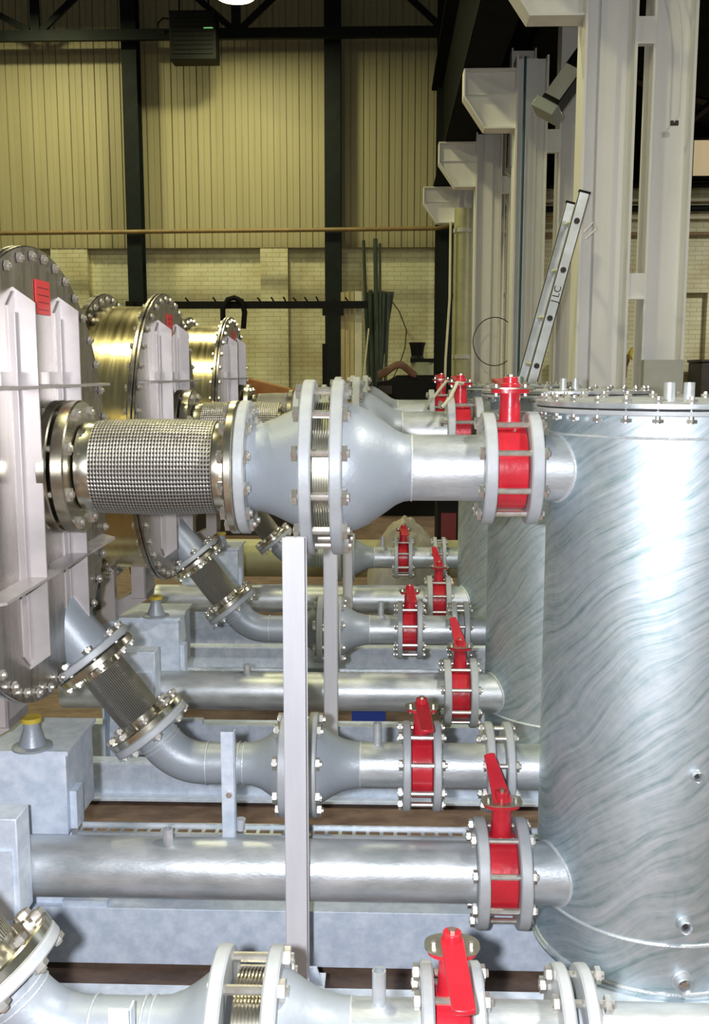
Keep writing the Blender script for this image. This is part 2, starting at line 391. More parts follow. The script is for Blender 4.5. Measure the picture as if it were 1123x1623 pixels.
def make_unit():
    # ---- heat exchanger
    ex, ey, ez, er = -.88, 2.53, 1.434, .575
    t = thing('heat_exchanger', '', 'heat exchanger', (ex-.2, ey, .66))
    MB().lathe((ex-.012,ey,ez), XA, [(0,er-.004),(.003,er),(.010,er),(.012,er-.003)], 128).build('cover_plate', M['cover'], t)
    MB().lathe((ex-.03,ey,ez), XA, [(0,er-.003),(.003,er),(.013,er),(.016,er-.003)], 128).build('shell_flange', M['cover'], t)
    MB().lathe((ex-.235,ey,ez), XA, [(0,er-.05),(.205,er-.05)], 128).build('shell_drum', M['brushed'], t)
    MB().lathe((ex-.26,ey,ez), XA, [(0,er-.003),(.003,er),(.024,er),(.027,er-.003)], 128).build('middle_flange', M['cover'], t)
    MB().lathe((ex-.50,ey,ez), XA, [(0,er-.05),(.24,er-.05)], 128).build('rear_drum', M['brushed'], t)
    bolts(t, (ex-.015,ey,ez), XA, er-.024, 40, .062, .0065)
    bolts(t, (ex-.247,ey,ez), XA, er-.024, 40, .062, .0065)
    for sy in (-1, 1):
        yy = ey+sy*.165; hz = .465
        b = MB(); b.prism([(ex,ez-hz),(ex+.052,ez-hz+.038),(ex+.052,ez+hz-.038),(ex,ez+hz)], 1, yy-.003, yy+.003)
        b.build('stiffener', M['steel'], t)
        b = MB(); b.prism([(yy-.045,ez-hz+.045),(yy-.003,ez-hz+.01),(yy-.003,ez+hz-.01),(yy-.045,ez+hz-.045)], 0, ex, ex+.004)
        b.build('stiffener_foot', M['steel'], t)
        MB().tube([(ex+.006,yy-.012,ez-hz+.03+i*.06+.0) for i in range(15)], .0035, 6).build('weld_seam', M['steel'], t)
    for zz in (1.664, 1.20):
        h = math.sqrt(er**2-(zz-ez)**2)-.03
        MB().prism([(ex,ey-h),(ex+.056,ey-h+.06),(ex+.056,ey+h-.06),(ex,ey+h)], 2, zz-.0035, zz+.0035).build('cross_rib', M['steel'], t)
    for sy in (-1, 1):
        yy = ey+sy*.165
        MB().box(ex, ex+.012, yy-.13, yy-.05, 1.669, 1.70).build('rib_gusset', M['steel'], t)
    # red plate with dark printed rows
    lp = MB().box(ex+.001, ex+.004, ey-.02, ey+.085, 1.845, 1.93).build('rating_plate', M['label_red'], t)
    b = MB()
    for i in range(4): b.box(ex+.0042, ex+.0048, ey-.008, ey+.072, 1.856+i*.018, 1.858+i*.018)
    b.build('printed_rows', M['darkred'], lp)
    # top nozzle
    MB().cyl((ex,YU,ZU), (-.845,YU,ZU), .112, 64).build('outlet_neck', M['steel'], t)
    flange(t, (-.847,YU,ZU), XA, .026, .17, m='sflange', name='outlet_flange')
    # oblique lower outlet
    u = Vector((.605,0,-.796)).normalized()
    A = Vector((-.82,YS,.897))
    MB().lathe(A-u*.24, u, [(0,.070),(.13,.070),(.24-.02,.078)], 48).build('lower_outlet', M['spool'], t)
    flange(t, A-u*.03, u, .022, .125, name='lower_flange')
    # saddle leg
    b = MB(); b.box(ex-.16, ex-.10, 2.46, 2.47, .78, .98); b.box(ex-.108, ex-.10, 2.46, 2.60, .78, .98); b.box(ex-.16,ex-.10,2.46,2.60,.775,.783)
    b.build('saddle_leg', M['steel'], t)
    MB().prism([(ex-.36,.70),(ex-.30,.66),(ex-.10,.775),(ex-.10,.80),(ex-.16,.80)], 1, 2.47, 2.60).build('saddle_gusset', M['steel'], t)
    b = MB(); b.prism([(ex-.27,.70),(ex-.215,.70),(ex-.215,.91),(ex-.27,.96)], 1, 2.40, 2.44).build('leg_channel', M['steel'], t)
    MB().lathe((ex-.10,2.62,.667), (0,0,1), [(0,.055),(.006,.055),(.01,.038),(.055,.022),(.075,.022)], 32).build('foot', M['spool'], t)
    MB().cyl((ex-.10,2.62,.742), (ex-.10,2.62,.755), .028, 20).build('foot_cap', M['yellow_mark'], t)
    MB().lathe((ex-.33,2.50,.80), (1,0,0), [(0,.10),(.015,.10)], 48).build('drain_flange', M['spool'], t)
    MB().cyl((ex-.33,2.53,.80), (ex-.40,2.53,.93), .06, 32).build('drain_pipe', M['spool'], t)
    reg('exchanger', t)
    # ---- upper braided connector
    t = thing('braided_connector', '', 'flexible connector', (-.58, YU, ZU-.17))
    pr = [(x*.303/24, .1185+.004*math.sin(PI*x/24)) for x in range(25)]
    MB().lathe((-.735,YU,ZU), XA, pr, 96, uv=True).build('braid', M['braid'], t)
    for x in (-.775, -.434): MB().lathe((x,YU,ZU), XA, [(0,.108),(.004,.113),(.036,.113),(.042,.110)], 64).build('ferrule', M['sflange'], t)
    flange(t, (-.812,YU,ZU), XA, .034, .17, m='sflange'); flange(t, (-.394,YU,ZU), XA, .022, .17, m='sflange')
    bolts(t, (-.813,YU,ZU), XA, .147, 8, .101, .009)
    reg('connector', t)
    # ---- reducer, left side
    t = thing('expanding_reducer', '', 'pipe fitting', (-.27, YU, ZU-.22))
    flange(t, (-.370,YU,ZU), XA, .026, .17)
    MB().lathe((-.345,YU,ZU), XA, [(0,.11),(.03,.113),(.06,.124),(.10,.143),(.125,.155),(.14,.160)], 72).build('cone', M['spool'], t)
    flange(t, (-.209,YU,ZU), XA, .030, .2225, name='wide_flange')
    bolts(t, (-.370,YU,ZU), XA, .147, 12, .081, .009)
    reg('expander', t)
    # ---- arrester between the wide flanges
    t = thing('flame_arrester', '', 'arrester', (-.157, YU, ZU-.16))
    pr = []
    for i in range(7): pr += [(i*.006, .165), (i*.006+.003, .165), (i*.006+.003, .155), (i*.006+.006, .155)]
    MB().lathe((-.178,YU,ZU), XA, pr, 72).build('ribbed_ring', M['zinc'], t)
    bolts(t, (-.157,YU,ZU), XA, .20, 12, .138, .0105)
    reg('arrester', t)
    # ---- reducer, right side with pipe
    t = thing('tapered_pipe', '', 'pipe', (.05, YU, ZU-.22))
    flange(t, (-.136,YU,ZU), XA, .030, .2225, name='wide_flange')
    MB().lathe((-.107,YU,ZU), XA, [(0,.162),(.03,.160),(.06,.146),(.10,.118),(.13,.096),(.15,.087),(.17,.084)], 72).build('cone', M['spool'], t)
    MB().lathe((.063,YU,ZU), XA, [(0,.084),(.18,.084)], 64).build('straight_pipe', M['galv'], t)
    MB().tube([(.063,YU+.0845*math.cos(2*PI*i/48),ZU+.0845*math.sin(2*PI*i/48)) for i in range(48)], .0025, 6, True).build('weld_bead', M['weld'], t)
    flange(t, (.239,YU,ZU), XA, .030, .1425)
    reg('taper', t)
    reg('valve_upper', make_valve(.3095, YU, ZU, .1425, .106, .0385, .12, 8, .0085, (.20, 1, 3, 4), .142))
    # ---- lower wide pipe
    t = thing('wide_pipe', '', 'pipe', (-.4, YL, ZL-.084))
    MB().lathe((-1.35,YL,ZL), XA, [(0,.079),(1.60,.079)], 64).build('pipe', M['galv'], t)
    flange(t, (.238,YL,ZL), XA, .030, .1425)
    MB().lathe((-.575,YL-.02,ZL+.07), (0,0,1), [(0,.0135),(.05,.0135),(.05,.010),(.03,.010)], 24).build('nipple', M['galv'], t)
    reg('wide_pipe', t)
    reg('valve_lower', make_valve(.3065, YL, ZL, .1425, .106, .0375, .12, 8, .0085, (.125, 1, 50, 13), .138))
    # ---- lower braided connector
    t = thing('braided_connector', '', 'flexible connector', tuple(A+u*.1))
    flange(t, A-u*.004, u, .022, .12, m='sflange')
    MB().lathe(A+u*.018, u, [(0,.064),(.02,.064)], 48).build('ferrule', M['sflange'], t)
    MB().lathe(A+u*.036, u, [(x*.165/12, .0635+.0012*math.sin(PI*x/12)) for x in range(13)], 72, uv=True).build('braid', M['braid_s'], t)
    MB().lathe(A+u*.20, u, [(0,.064),(.02,.064)], 48).build('ferrule', M['sflange'], t)
    flange(t, A+u*.219, u, .022, .12, m='sflange')
    bolts(t, A-u*.006, u, .105, 8, .077, .008); bolts(t, A+u*.241, u, .105, 8, .075, .008)
    reg('connector_low', t)
    # ---- elbow spool
    t = thing('elbow_pipe', '', 'pipe', (-.45, YS, ZS-.06))
    F = A+u*.2415
    flange(t, F, u, .022, .12)
    th = math.acos(u.x); Rb = .15
    z0 = ZS + Rb*(1-math.cos(th)); k = (F.z-z0)/(-u.z); st = F+u*k
    pts = [F+u*.01, F+u*(k*.5), st]
    rr = [.060,.060,.060]
    cx0 = st.x - (-math.sin(th))*0
    c = Vector((st.x + Rb*math.sin(th), YS, ZS+Rb))
    for i in range(1, 13):
        a = th*(1-i/12); pts.append(Vector((c.x-Rb*math.sin(a), YS, c.z-Rb*math.cos(a)))); rr.append(.060-.0015*i/12)
    pts.append(Vector((-.405,YS,ZS))); rr.append(.058)
    MB().tube(pts, rr, 48).build('elbow', M['spool'], t)
    for p, d in ((st, u), (Vector((c.x+.012,YS,ZS)), Vector(XA)), (Vector((-.415,YS,ZS)), Vector(XA)), (Vector((-.400,YS,ZS)), Vector(XA)), (st-u*.012, u)):
        _, a_, b_ = frame(d)
        MB().tube([p+(a_*math.cos(2*PI*i/40)+b_*math.sin(2*PI*i/40))*.0603 for i in range(40)], .0018, 6, True).build('weld_bead', M['weld'], t)
    MB().lathe((-.405,YS,ZS), XA, [(0,.059),(.03,.061),(.055,.070),(.08,.086),(.10,.102),(.115,.110)], 64).build('cone', M['spool'], t)
    flange(t, (-.294,YS,ZS), XA, .026, .146, name='wide_flange')
    reg('elbow', t)
    t = thing('flame_arrester', '', 'arrester', (-.24, YS, ZS-.12))
    pr = []
    for i in range(8): pr += [(i*.0062, .108), (i*.0062+.003, .108), (i*.0062+.003, .099), (i*.0062+.0062, .099)]
    MB().lathe((-.2665,YS,ZS), XA, pr, 64).build('ribbed_ring', M['sflange'], t)
    bolts(t, (-.241,YS,ZS), XA, .125, 8, .137, .0095)
    reg('arrester_low', t)
    t = thing('tapered_pipe', '', 'pipe', (-.05, YS, ZS-.14))
    flange(t, (-.215,YS,ZS), XA, .026, .146, name='wide_flange')
    MB().lathe((-.19,YS,ZS), XA, [(0,.110),(.015,.104),(.04,.088),(.07,.073),(.10,.066),(.12,.064)], 64).build('cone', M['spool'], t)
    MB().lathe((-.07,YS,ZS), XA, [(0,.064),(.125,.064)], 48).build('straight_pipe', M['galv'], t)
    MB().tube([(-.07,YS+.0642*math.cos(2*PI*i/40),ZS+.0642*math.sin(2*PI*i/40)) for i in range(40)], .002, 6, True).build('weld_bead', M['weld'], t)
    MB().lathe((-.022,YS,ZS+.05), (0,0,1), [(0,.012),(.075,.012),(.075,.009),(.05,.009)], 24).build('nipple', M['galv'], t)
    flange(t, (.049,YS,ZS), XA, .022, .125)
    reg('taper_low', t)
    reg('valve_low_small', make_valve(.102, YS, ZS, .125, .088, .030, .106, 8, .0075, (.165, -1, -7, 3), .107))
    t = thing('short_pipe', '', 'pipe', (.2, YS, ZS-.11))
    flange(t, (.133,YS,ZS), XA, .022, .125); flange(t, (.280,YS,ZS), XA, .022, .125)
    MB().lathe((.154,YS,ZS), XA, [(0,.064),(.13,.064)], 48).build('straight_pipe', M['galv'], t)
    MB().lathe((.303,YS,ZS), XA, [(0,.066),(.03,.066)], 32).build('spacer', M['flange'], t)
    bolts(t, (.3175,YS,ZS), XA, .106, 8, .103, .0075)
    reg('short_pipe', t)
    # ---- post
    t = thing('support_post', '', 'post', (-.216, 2.31, .16))
    MB().box(-.243, -.1905, 2.28, 2.288, .168, 1.318).build('front_flange', M['post'], t, bevel=.002)
    b = MB(); b.box(-.2205, -.2135, 2.288, 2.345, .168, 1.31); b.build('web', M['post'], t)
    b = MB(); b.box(-.243, -.1905, 2.345, 2.353, .168, 1.31); b.build('back_flange', M['post'], t, bevel=.002)
    b = MB(); b.box(-.275, -.15, 2.262, 2.37, .16, .168); b.build('foot_plate', M['galv_beam'], t)
    MB().prism([(-.188,.168),(-.155,.168),(-.17,.215),(-.188,.215)], 1, 2.315, 2.325).build('gusset', M['galv_beam'], t)
    MB().box(-.236, -.197, 2.353, 2.40, 1.245, 1.30).build('bracket_lug', M['post'], t)
    reg('post', t)
    # ---- slotted strut rail + strap
    t = thing('slotted_rail', '', 'rail', (-.2, 2.64, .40))
    b = MB(); x0, x1 = -.86, .60; zt = .428
    b.box(x0, x1, 2.610, 2.613, zt-.035, zt-.004); b.box(x0, x1, 2.655, 2.660, zt-.008, zt+.005)
    b.build('rail_channel', M['galv'], t)
    b = MB(); n_ = 38; d = (x1-x0)/n_
    b.box(x0, x1, 2.613, 2.620, zt-.007, zt-.004); b.box(x0, x1, 2.642, 2.655, zt-.007, zt-.004)
    for i in range(n_): b.box(x0+i*d, x0+i*d+d*.26, 2.620, 2.642, zt-.007, zt-.004)
    b.build('slotted_face', M['galv'], t)
    reg('rail', t)
    t = thing('flat_bracket', '', 'bracket', (-.43, 2.62, .43))
    b = MB(); b.box(-.452, -.415, 2.606, 2.611, .41, .722); b.box(-.418,-.414,2.606,2.632,.41,.722); b.build('flat_bar', M['galv_beam'], t, bevel=.001)
    MB().hexa((-.430,2.607,.545), (-.430,2.594,.545), .009).build('bracket_bolt', M['bolt'], t)
    MB().cyl((-.405,2.63,.428), (-.402,2.63,.462), .010, 16, .013).build('rubber_stop', M['post'], t)
    reg('bracket', t)
    # ---- skid
    t = thing('skid_frame', '', 'frame', (-.2, 2.6, 0))
    b = MB(); b.box(-2.3, 1.6, 2.31, 2.318, 0, .16); b.box(-2.3, 1.6, 2.252, 2.31, .151, .16); b.box(-2.3, 1.6, 2.252, 2.31, 0, .009)
    b.build('front_channel', M['galv_beam'], t)
    MB().box(-2.3, 1.3, 2.655, 2.73, 0, .172).build('middle_beam', M['galv_beam'], t, bevel=.002)
    b = MB(); b.box(.47, 1.0, 2.25, 2.95, .1602, .1645); b.build('tank_base_plate', M['galv_beam'], t)
    for x in (-1.8, .72):
        MB().box(x-.04, x+.04, 2.318, 2.655, 0, .145).build('cross_beam', M['galv_beam'], t)
    MB().box(-1.19, -1.035, 2.60, 2.65, .16, .42).build('upright', M['galv_beam'], t, bevel=.002)
    MB().box(-1.215, -1.207, 2.58, 2.66, .0, .46).build('side_plate', M['galv_beam'], t)
    MB().box(-.93, -.80, 2.66, 2.70, .172, .19).build('packer_plate', M['galv_beam'], t)
    reg('skid', t)
    t = thing('support_block', '', 'support block', (-1.03, 2.7, .17))
    MB().box(-1.22, -.882, 2.60, 2.85, .42, .655).build('box_body', M['galv_beam'], t, bevel=.003)
    MB().box(-1.23, -.872, 2.59, 2.86, .655, .667).build('top_plate', M['galv_beam'], t)
    MB().box(-.881, -.862, 2.62, 2.68, .43, .54).build('end_angle', M['galv_beam'], t)
    MB().box(-1.2, -.90, 2.68, 2.74, .172, .42).build('stub_leg', M['galv_beam'], t)
    reg('block', t)
    t = thing('pipe_end_block', '', 'support block', (-.98, 2.35, .16))
    MB().box(-1.06, -.922, 2.33, 2.42, .32, .592).build('box_body', M['galv_beam'], t, bevel=.003)
    MB().box(-1.06, -.935, 2.322, 2.33, .33, .51).build('front_plate', M['galv_beam'], t)
    MB().box(-1.05, -.97, 2.34, 2.40, .16, .32).build('stub_leg', M['galv_beam'], t)
    reg('end_block', t)

tank = make_tank(); unit.append(('tank', tank))
make_unit()

which = ['front', 'second', 'third']
ordn = {'front': 'nearest', 'second': 'middle', 'third': 'farthest'}
def lab(k, i):
    q = ['at the front', 'second row', 'farthest row'][i]
    tk = ['large front tank', 'second tank from the front', 'third and last tank'][i]
    T = {
    'tank': ['large streaked galvanised cylinder tank filling the right side of the photo', 'galvanised tank directly behind the large front tank', 'darkest galvanised tank, farthest back behind the other two'][i],
    'exchanger': ['huge round ribbed stainless cover at far left, cut by the frame, with red plate', 'middle round ribbed stainless drum with golden shell and red plate', 'smallest and farthest round stainless drum with golden shell and red plate'][i],
    'connector': ['wide woven steel braided connector at the front, right of the largest round cover', 'woven steel braided connector just visible above the front one', 'farthest woven steel braided connector, a small piece beside the third drum'][i],
    'expander': 'grey flaring reducer right of the upper braided connector, ' + q,
    'arrester': 'ribbed ring clamped by long bolts between the two widest upper flanges, ' + q,
    'taper': 'upper grey tapering pipe between wide flanges and red valve, ' + q,
    'valve_upper': 'red butterfly valve on the upper pipe beside the ' + tk,
    'wide_pipe': 'wide low galvanised pipe running level to the ' + tk,
    'valve_lower': 'red lever valve on the wide low pipe beside the ' + tk,
    'connector_low': ['slanting small braided connector below the largest round cover', 'slanting small braided connector below the middle round drum', 'slanting small braided connector below the farthest round drum'][i],
    'elbow': 'grey elbow pipe curving from slanting braided connector to level, ' + q,
    'arrester_low': 'ribbed ring clamped between wide flanges of the narrow low line, ' + q,
    'taper_low': 'grey trumpet shaped pipe with upright nipple on the narrow low line, ' + q,
    'valve_low_small': 'small red valve on the narrow low pipe, ' + q,
    'short_pipe': 'short pipe between small red valve and tank flanges, ' + q,
    'post': ['tall pale steel post in front, running down to the bottom of the photo', 'pale steel post right behind the tall front one', 'shortest looking pale post, farthest back under the upper flanges'][i],
    'rail': 'thin slotted steel rail just behind the wide low pipe ' + q,
    'bracket': 'upright galvanised flat bar bracket crossing the narrow low pipe ' + q,
    'skid': 'galvanised steel beam skid frame under the row of equipment ' + q,
    'block': 'blue grey box support under the foot of the round drum ' + q,
    'end_block': 'narrow box block at the left end of the wide low pipe ' + q,
    }
    return T[k]
groups = {'tank': 'galvanised tanks in a receding row', 'exchanger': 'round stainless heat exchangers at left', 'valve_upper': 'red butterfly valves on the upper pipes',
 'valve_lower': 'red lever valves on the wide low pipes', 'valve_low_small': 'small red valves on the narrow low pipes', 'post': 'pale support posts',
 'connector': 'upper braided connectors', 'connector_low': 'lower braided connectors', 'wide_pipe': 'wide low pipes', 'taper': 'upper tapering pipes',
 'expander': 'upper reducers', 'elbow': 'elbow pipes', 'taper_low': 'trumpet shaped low pipes', 'short_pipe': 'short pipes by the tanks', 'rail': 'slotted rails',
 'bracket': 'flat bar brackets', 'skid': 'skid frames', 'block': 'support blocks', 'end_block': 'pipe end blocks', 'arrester': 'upper flame arresters', 'arrester_low': 'lower flame arresters'}
for k, r in unit:
    r['label'] = lab(k, 0); r['group'] = groups[k]
offs = {1: (0, 1.50, 0), 2: (0, 3.20, 0)}
tweak = {('valve_upper', 1): (-.015, 0, 0), ('valve_lower', 2): (.0, 0, 0)}
for i, d in offs.items():
    for k, r in unit:
        if i == 2 and k in ('bracket', 'end_block', 'arrester_low'): continue
        if i == 1 and k in ('bracket',): continue
        c = copy_tree(r); c.location = Vector(r.location) + Vector(d) + Vector(tweak.get((k, i), (0,0,0)))
        c['label'] = lab(k, i)
# the nearest line, cut by the lower edge of the frame, has only its narrow low line
low0 = {'connector_low': 'braided connector and stainless flange at the bottom left corner of the photo',
 'elbow': 'pale elbow pipe cut off by the bottom edge, lower left corner',
 'arrester_low': 'ribbed ring between flanges with long bolts at the bottom edge of the photo',
 'taper_low': 'pale trumpet shaped pipe with upright nipple at the bottom edge of the photo',
 'valve_low_small': 'red valve with rounded lever cut off by the bottom edge of the photo',
 'short_pipe': 'short pipe and bolted flanges at the bottom edge, in front of the big tank'}
for k, r in unit:
    if k == 'bracket':
        c = copy_tree(r); c.location = Vector(r.location) + Vector((.0, -1.12, -.055)); c['label'] = 'pale top end of a flat bar bracket at the bottom edge, left part of photo'
    if k in low0:
        c = copy_tree(r); c.location = Vector(r.location) + Vector((.013 if k != 'connector_low' and k != 'elbow' else .0, -1.12, -.035)); c['label'] = low0[k]
t0 = thing('pipe_stub', 'pale flange and pipe end at the bottom edge, in front of the big tank', 'pipe', (.4, 1.58, .49))
flange(t0, (.333,1.58,ZS-.035), XA, .022, .125); MB().cyl((.36,1.58,ZS-.035),(1.2,1.58,ZS-.035),.064,40).build('pipe', M['galv'], t0)

# ------------------------------------------------------------------ hall
def struct(name, mb, m): return tag(mb.build(name, M[m]), kind='structure')
struct('floor', MB().box(-14, 14, -6, 17.6, -.25, -.02), 'floor')
WY = 17.0
# corrugated cladding: real grooves
b = MB(); prof = []; x = -9.0
while x < 1.0:
    prof += [(x, WY), (x+.084, WY), (x+.088, WY+.008), (x+.100, WY+.008), (x+.104, WY), (x+.190, WY), (x+.194, WY+.03), (x+.206, WY+.03)]; x += .21
prof += [(x, WY)]
ZC0, ZC1 = 3.755, 8.6
top = [b.bm.verts.new((p[0], p[1], ZC1)) for p in prof]; bot = [b.bm.verts.new((p[0], p[1], ZC0)) for p in prof]
for i in range(len(prof)-1): b.bm.faces.new((bot[i], bot[i+1], top[i+1], top[i]))
b.box(-9, 1.0, WY+.035, WY+.22, ZC0, ZC1)
wc = struct('wall_back_upper', b, 'cladding')
b = MB(); b.box(-9, 14, WY+.16, WY+.4, -.05, 3.9)
struct('wall_back', b, 'brick')
b = MB()
for x0, x1 in ((-8.9,-8.3), (-6.95, -6.45) , (-5.66,-5.04), (-2.125,-1.665), (2.3,2.8), (5.3,5.8)): b.box(x0, x1, WY+.01, WY+.16, -.02, ZC0-.003)
struct('trim_pilasters', b, 'brick')
struct('wall_back_aisle', MB().box(1.0, 14, WY+.0, WY+.16, 3.0, 4.75), 'brick')
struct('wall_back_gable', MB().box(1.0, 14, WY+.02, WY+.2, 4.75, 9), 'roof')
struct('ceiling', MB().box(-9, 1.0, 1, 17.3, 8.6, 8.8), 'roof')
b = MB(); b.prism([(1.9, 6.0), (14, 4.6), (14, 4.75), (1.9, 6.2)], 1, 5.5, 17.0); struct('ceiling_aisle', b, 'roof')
struct('wall_right', MB().box(13.5, 13.7, 2, 17.4, 0, 6), 'brick')
# lit window in gable
t = thing('window_1', None, None, (5.5, WY, 4.8)); t['kind'] = 'structure'
MB().box(4.95, 6.6, WY-.01, WY+.015, 4.86, 5.42).build('pane', M['window_lit'], t)
b = MB()
for xx in (4.93, 5.27, 5.75, 6.25): b.box(xx-.02, xx+.02, WY-.04, WY-.01, 4.84, 5.44)
b.box(4.93, 6.6, WY-.04, WY-.01, 5.42, 5.46); b.box(4.93, 6.6, WY-.04, WY-.01, 4.82, 4.86); b.build('window_frame', M['brown_steel'], t)

# wall stanchions
for x0, x1, l in ((-4.26,-4.02,'dark green steel stanchion on the far wall, left one, above the middle drum'), (-1.02,-.76,'dark green steel stanchion on the far wall, beside the pale boards'), (.78,1.06,'dark green steel stanchion at the right end of the cream cladding')):
    t = thing('wall_stanchion', l, 'column', ((x0+x1)/2, 16.75, -.02), 'dark stanchions on the far wall')
    MB().box(x0, x1, 16.62, 16.64, -.02, 8.5).build('front_flange', M['dark_steel'], t)
    MB().box((x0+x1)/2-.01, (x0+x1)/2+.01, 16.64, 16.88, -.02, 8.5).build('web', M['dark_steel'], t)
    MB().box(x0, x1, 16.88, 16.90, -.02, 8.5).build('back_flange', M['dark_steel'], t)
# truss
t = thing('roof_truss', 'dark steel lattice truss crossing in front of the cream cladding at the top', 'truss', (-3, 16.4, 6.85))
MB().box(-8.6, .98, 16.36, 16.44, 6.86, 7.02).build('bottom_chord', M['dark_steel'], t)
MB().box(-8.6, .98, 16.36, 16.44, 8.35, 8.48).build('top_chord', M['dark_steel'], t)
for xn in (-5.55, -2.38, .85):
    MB().box(xn-.07, xn+.07, 16.37, 16.43, 7.0, 8.4).build('vertical', M['dark_steel'], t)
for xa, xb in ((-8.3,-5.65),(-5.45,-3.95),(-4.0,-2.45),(-2.3,-.80),(-.7,.80)):
    up = xa in (-5.45, -2.3)
    z0, z1 = (7.02, 8.35) if up else (8.35, 7.02)
    d = Vector((xb-xa, 0, z1-z0)); L = d.length; ang = math.atan2(d.z, d.x)
    mt = Matrix.Translation((xa,16.40,z0)) @ Matrix.Rotation(-ang, 4, 'Y')
    MB().box(0, L, -.03, .03, -.045, .045, mt).build('diagonal', M['dark_steel'], t)
# unit heater / black box
t = thing('hanging_box_heater', 'square black box unit hanging on the far wall near the truss', 'heater', (-3.0, 16.0, 6.4))
MB().box(-3.33, -2.62, 15.9, 16.25, 6.42, 7.13).build('housing', M['black'], t, bevel=.01)
b = MB()
for i in range(9): b.box(-3.28, -2.67, 15.885, 15.9, 6.50+i*.065, 6.525+i*.065)
b.build('louvres', M['black'], t)
MB().tube([(-3.33,16.05,7.05),(-3.45,16.05,7.07),(-3.53,16.05,7.0),(-3.54,16.05,6.93),(-3.48,16.05,6.87),(-3.33,16.05,6.87)], .014, 8).build('cable', M['black'], t)
MB().box(-3.50, -3.42, 16.0, 16.08, 6.82, 6.90).build('junction', M['black'], t)
MB().box(-2.80, -2.66, 15.88, 15.888, 6.86, 6.875).build('status_strip', emit('green_lit', (.25,.7,.25), .5), t)
for x in (-3.2, -2.75): MB().box(x-.01, x+.01, 16.05, 16.07, 7.1, 8.4).build('hanger', M['black'], t)
# conduit
b = MB(); b.tube([(-8.8,16.55,3.93),(-4,16.55,3.96),(.78,16.55,3.99),(.98,16.55,4.03),(1.12,16.55,4.12),(1.3,16.55,4.15),(3.4,16.55,4.15)], .034, 12)
tag(b.build('conduit', M['conduit']), 'long thin brown pipe running level across the far wall below the cladding', 'pipe')

# lamps
def lamp(x, y, z, l, energy=LAMP_W, r=.27):
    t = thing('high_bay_lamp', l, 'lamp', (x, y, z), 'high bay lamps')
    MB().lathe((x,y,z), (0,0,1), [(0,r),(.10,r*.95),(.30,r*.55),(.36,.10),(.55,.09)], 40, cap=False).build('reflector', M['box_grey'], t)
    MB().lathe((x,y,z-.01), (0,0,1), [(0,r*.9),(.02,r*.9)], 32).build('lens', M['lamp_on'], t)
    MB().cyl((x,y,z+.5), (x,y,8.6 if x < 1 else 5.6), .012, 8).build('stem', M['black'], t)
    ld = bpy.data.lights.new('lamp_light', 'AREA'); ld.shape = 'DISK'; ld.size = r*1.8; ld.energy = energy; ld.color = LAMP_C if x < 1 else (1, .96, .86)
    lo = bpy.data.objects.new('lamp_light', ld); C.objects.link(lo); lo.parent = t; lo.location = (0,0,-.03)
lamp(-2.15, 14.8, 6.91, 'glowing round ceiling lamp just cut by the top edge of the photo')
for x, y, e in ((-5.5, 14.8, 1), (-5.5, 8.6, 1), (-2.0, 8.6, 1), (-2.0, 3.0, 1), (-5.5, 3.0, 1), (6.4, 13.2, 2.2), (5.6, 8.6, .6), (2.4, 1.8, 1.2)):  # aisle lamps are unseen, added to brighten the columns and far right wall
    lamp(x, y, 7.3 if x < 1 else 4.75, 'unseen round ceiling lamp among hall lamps and added aisle fills, outside the photo', LAMP_W*e)

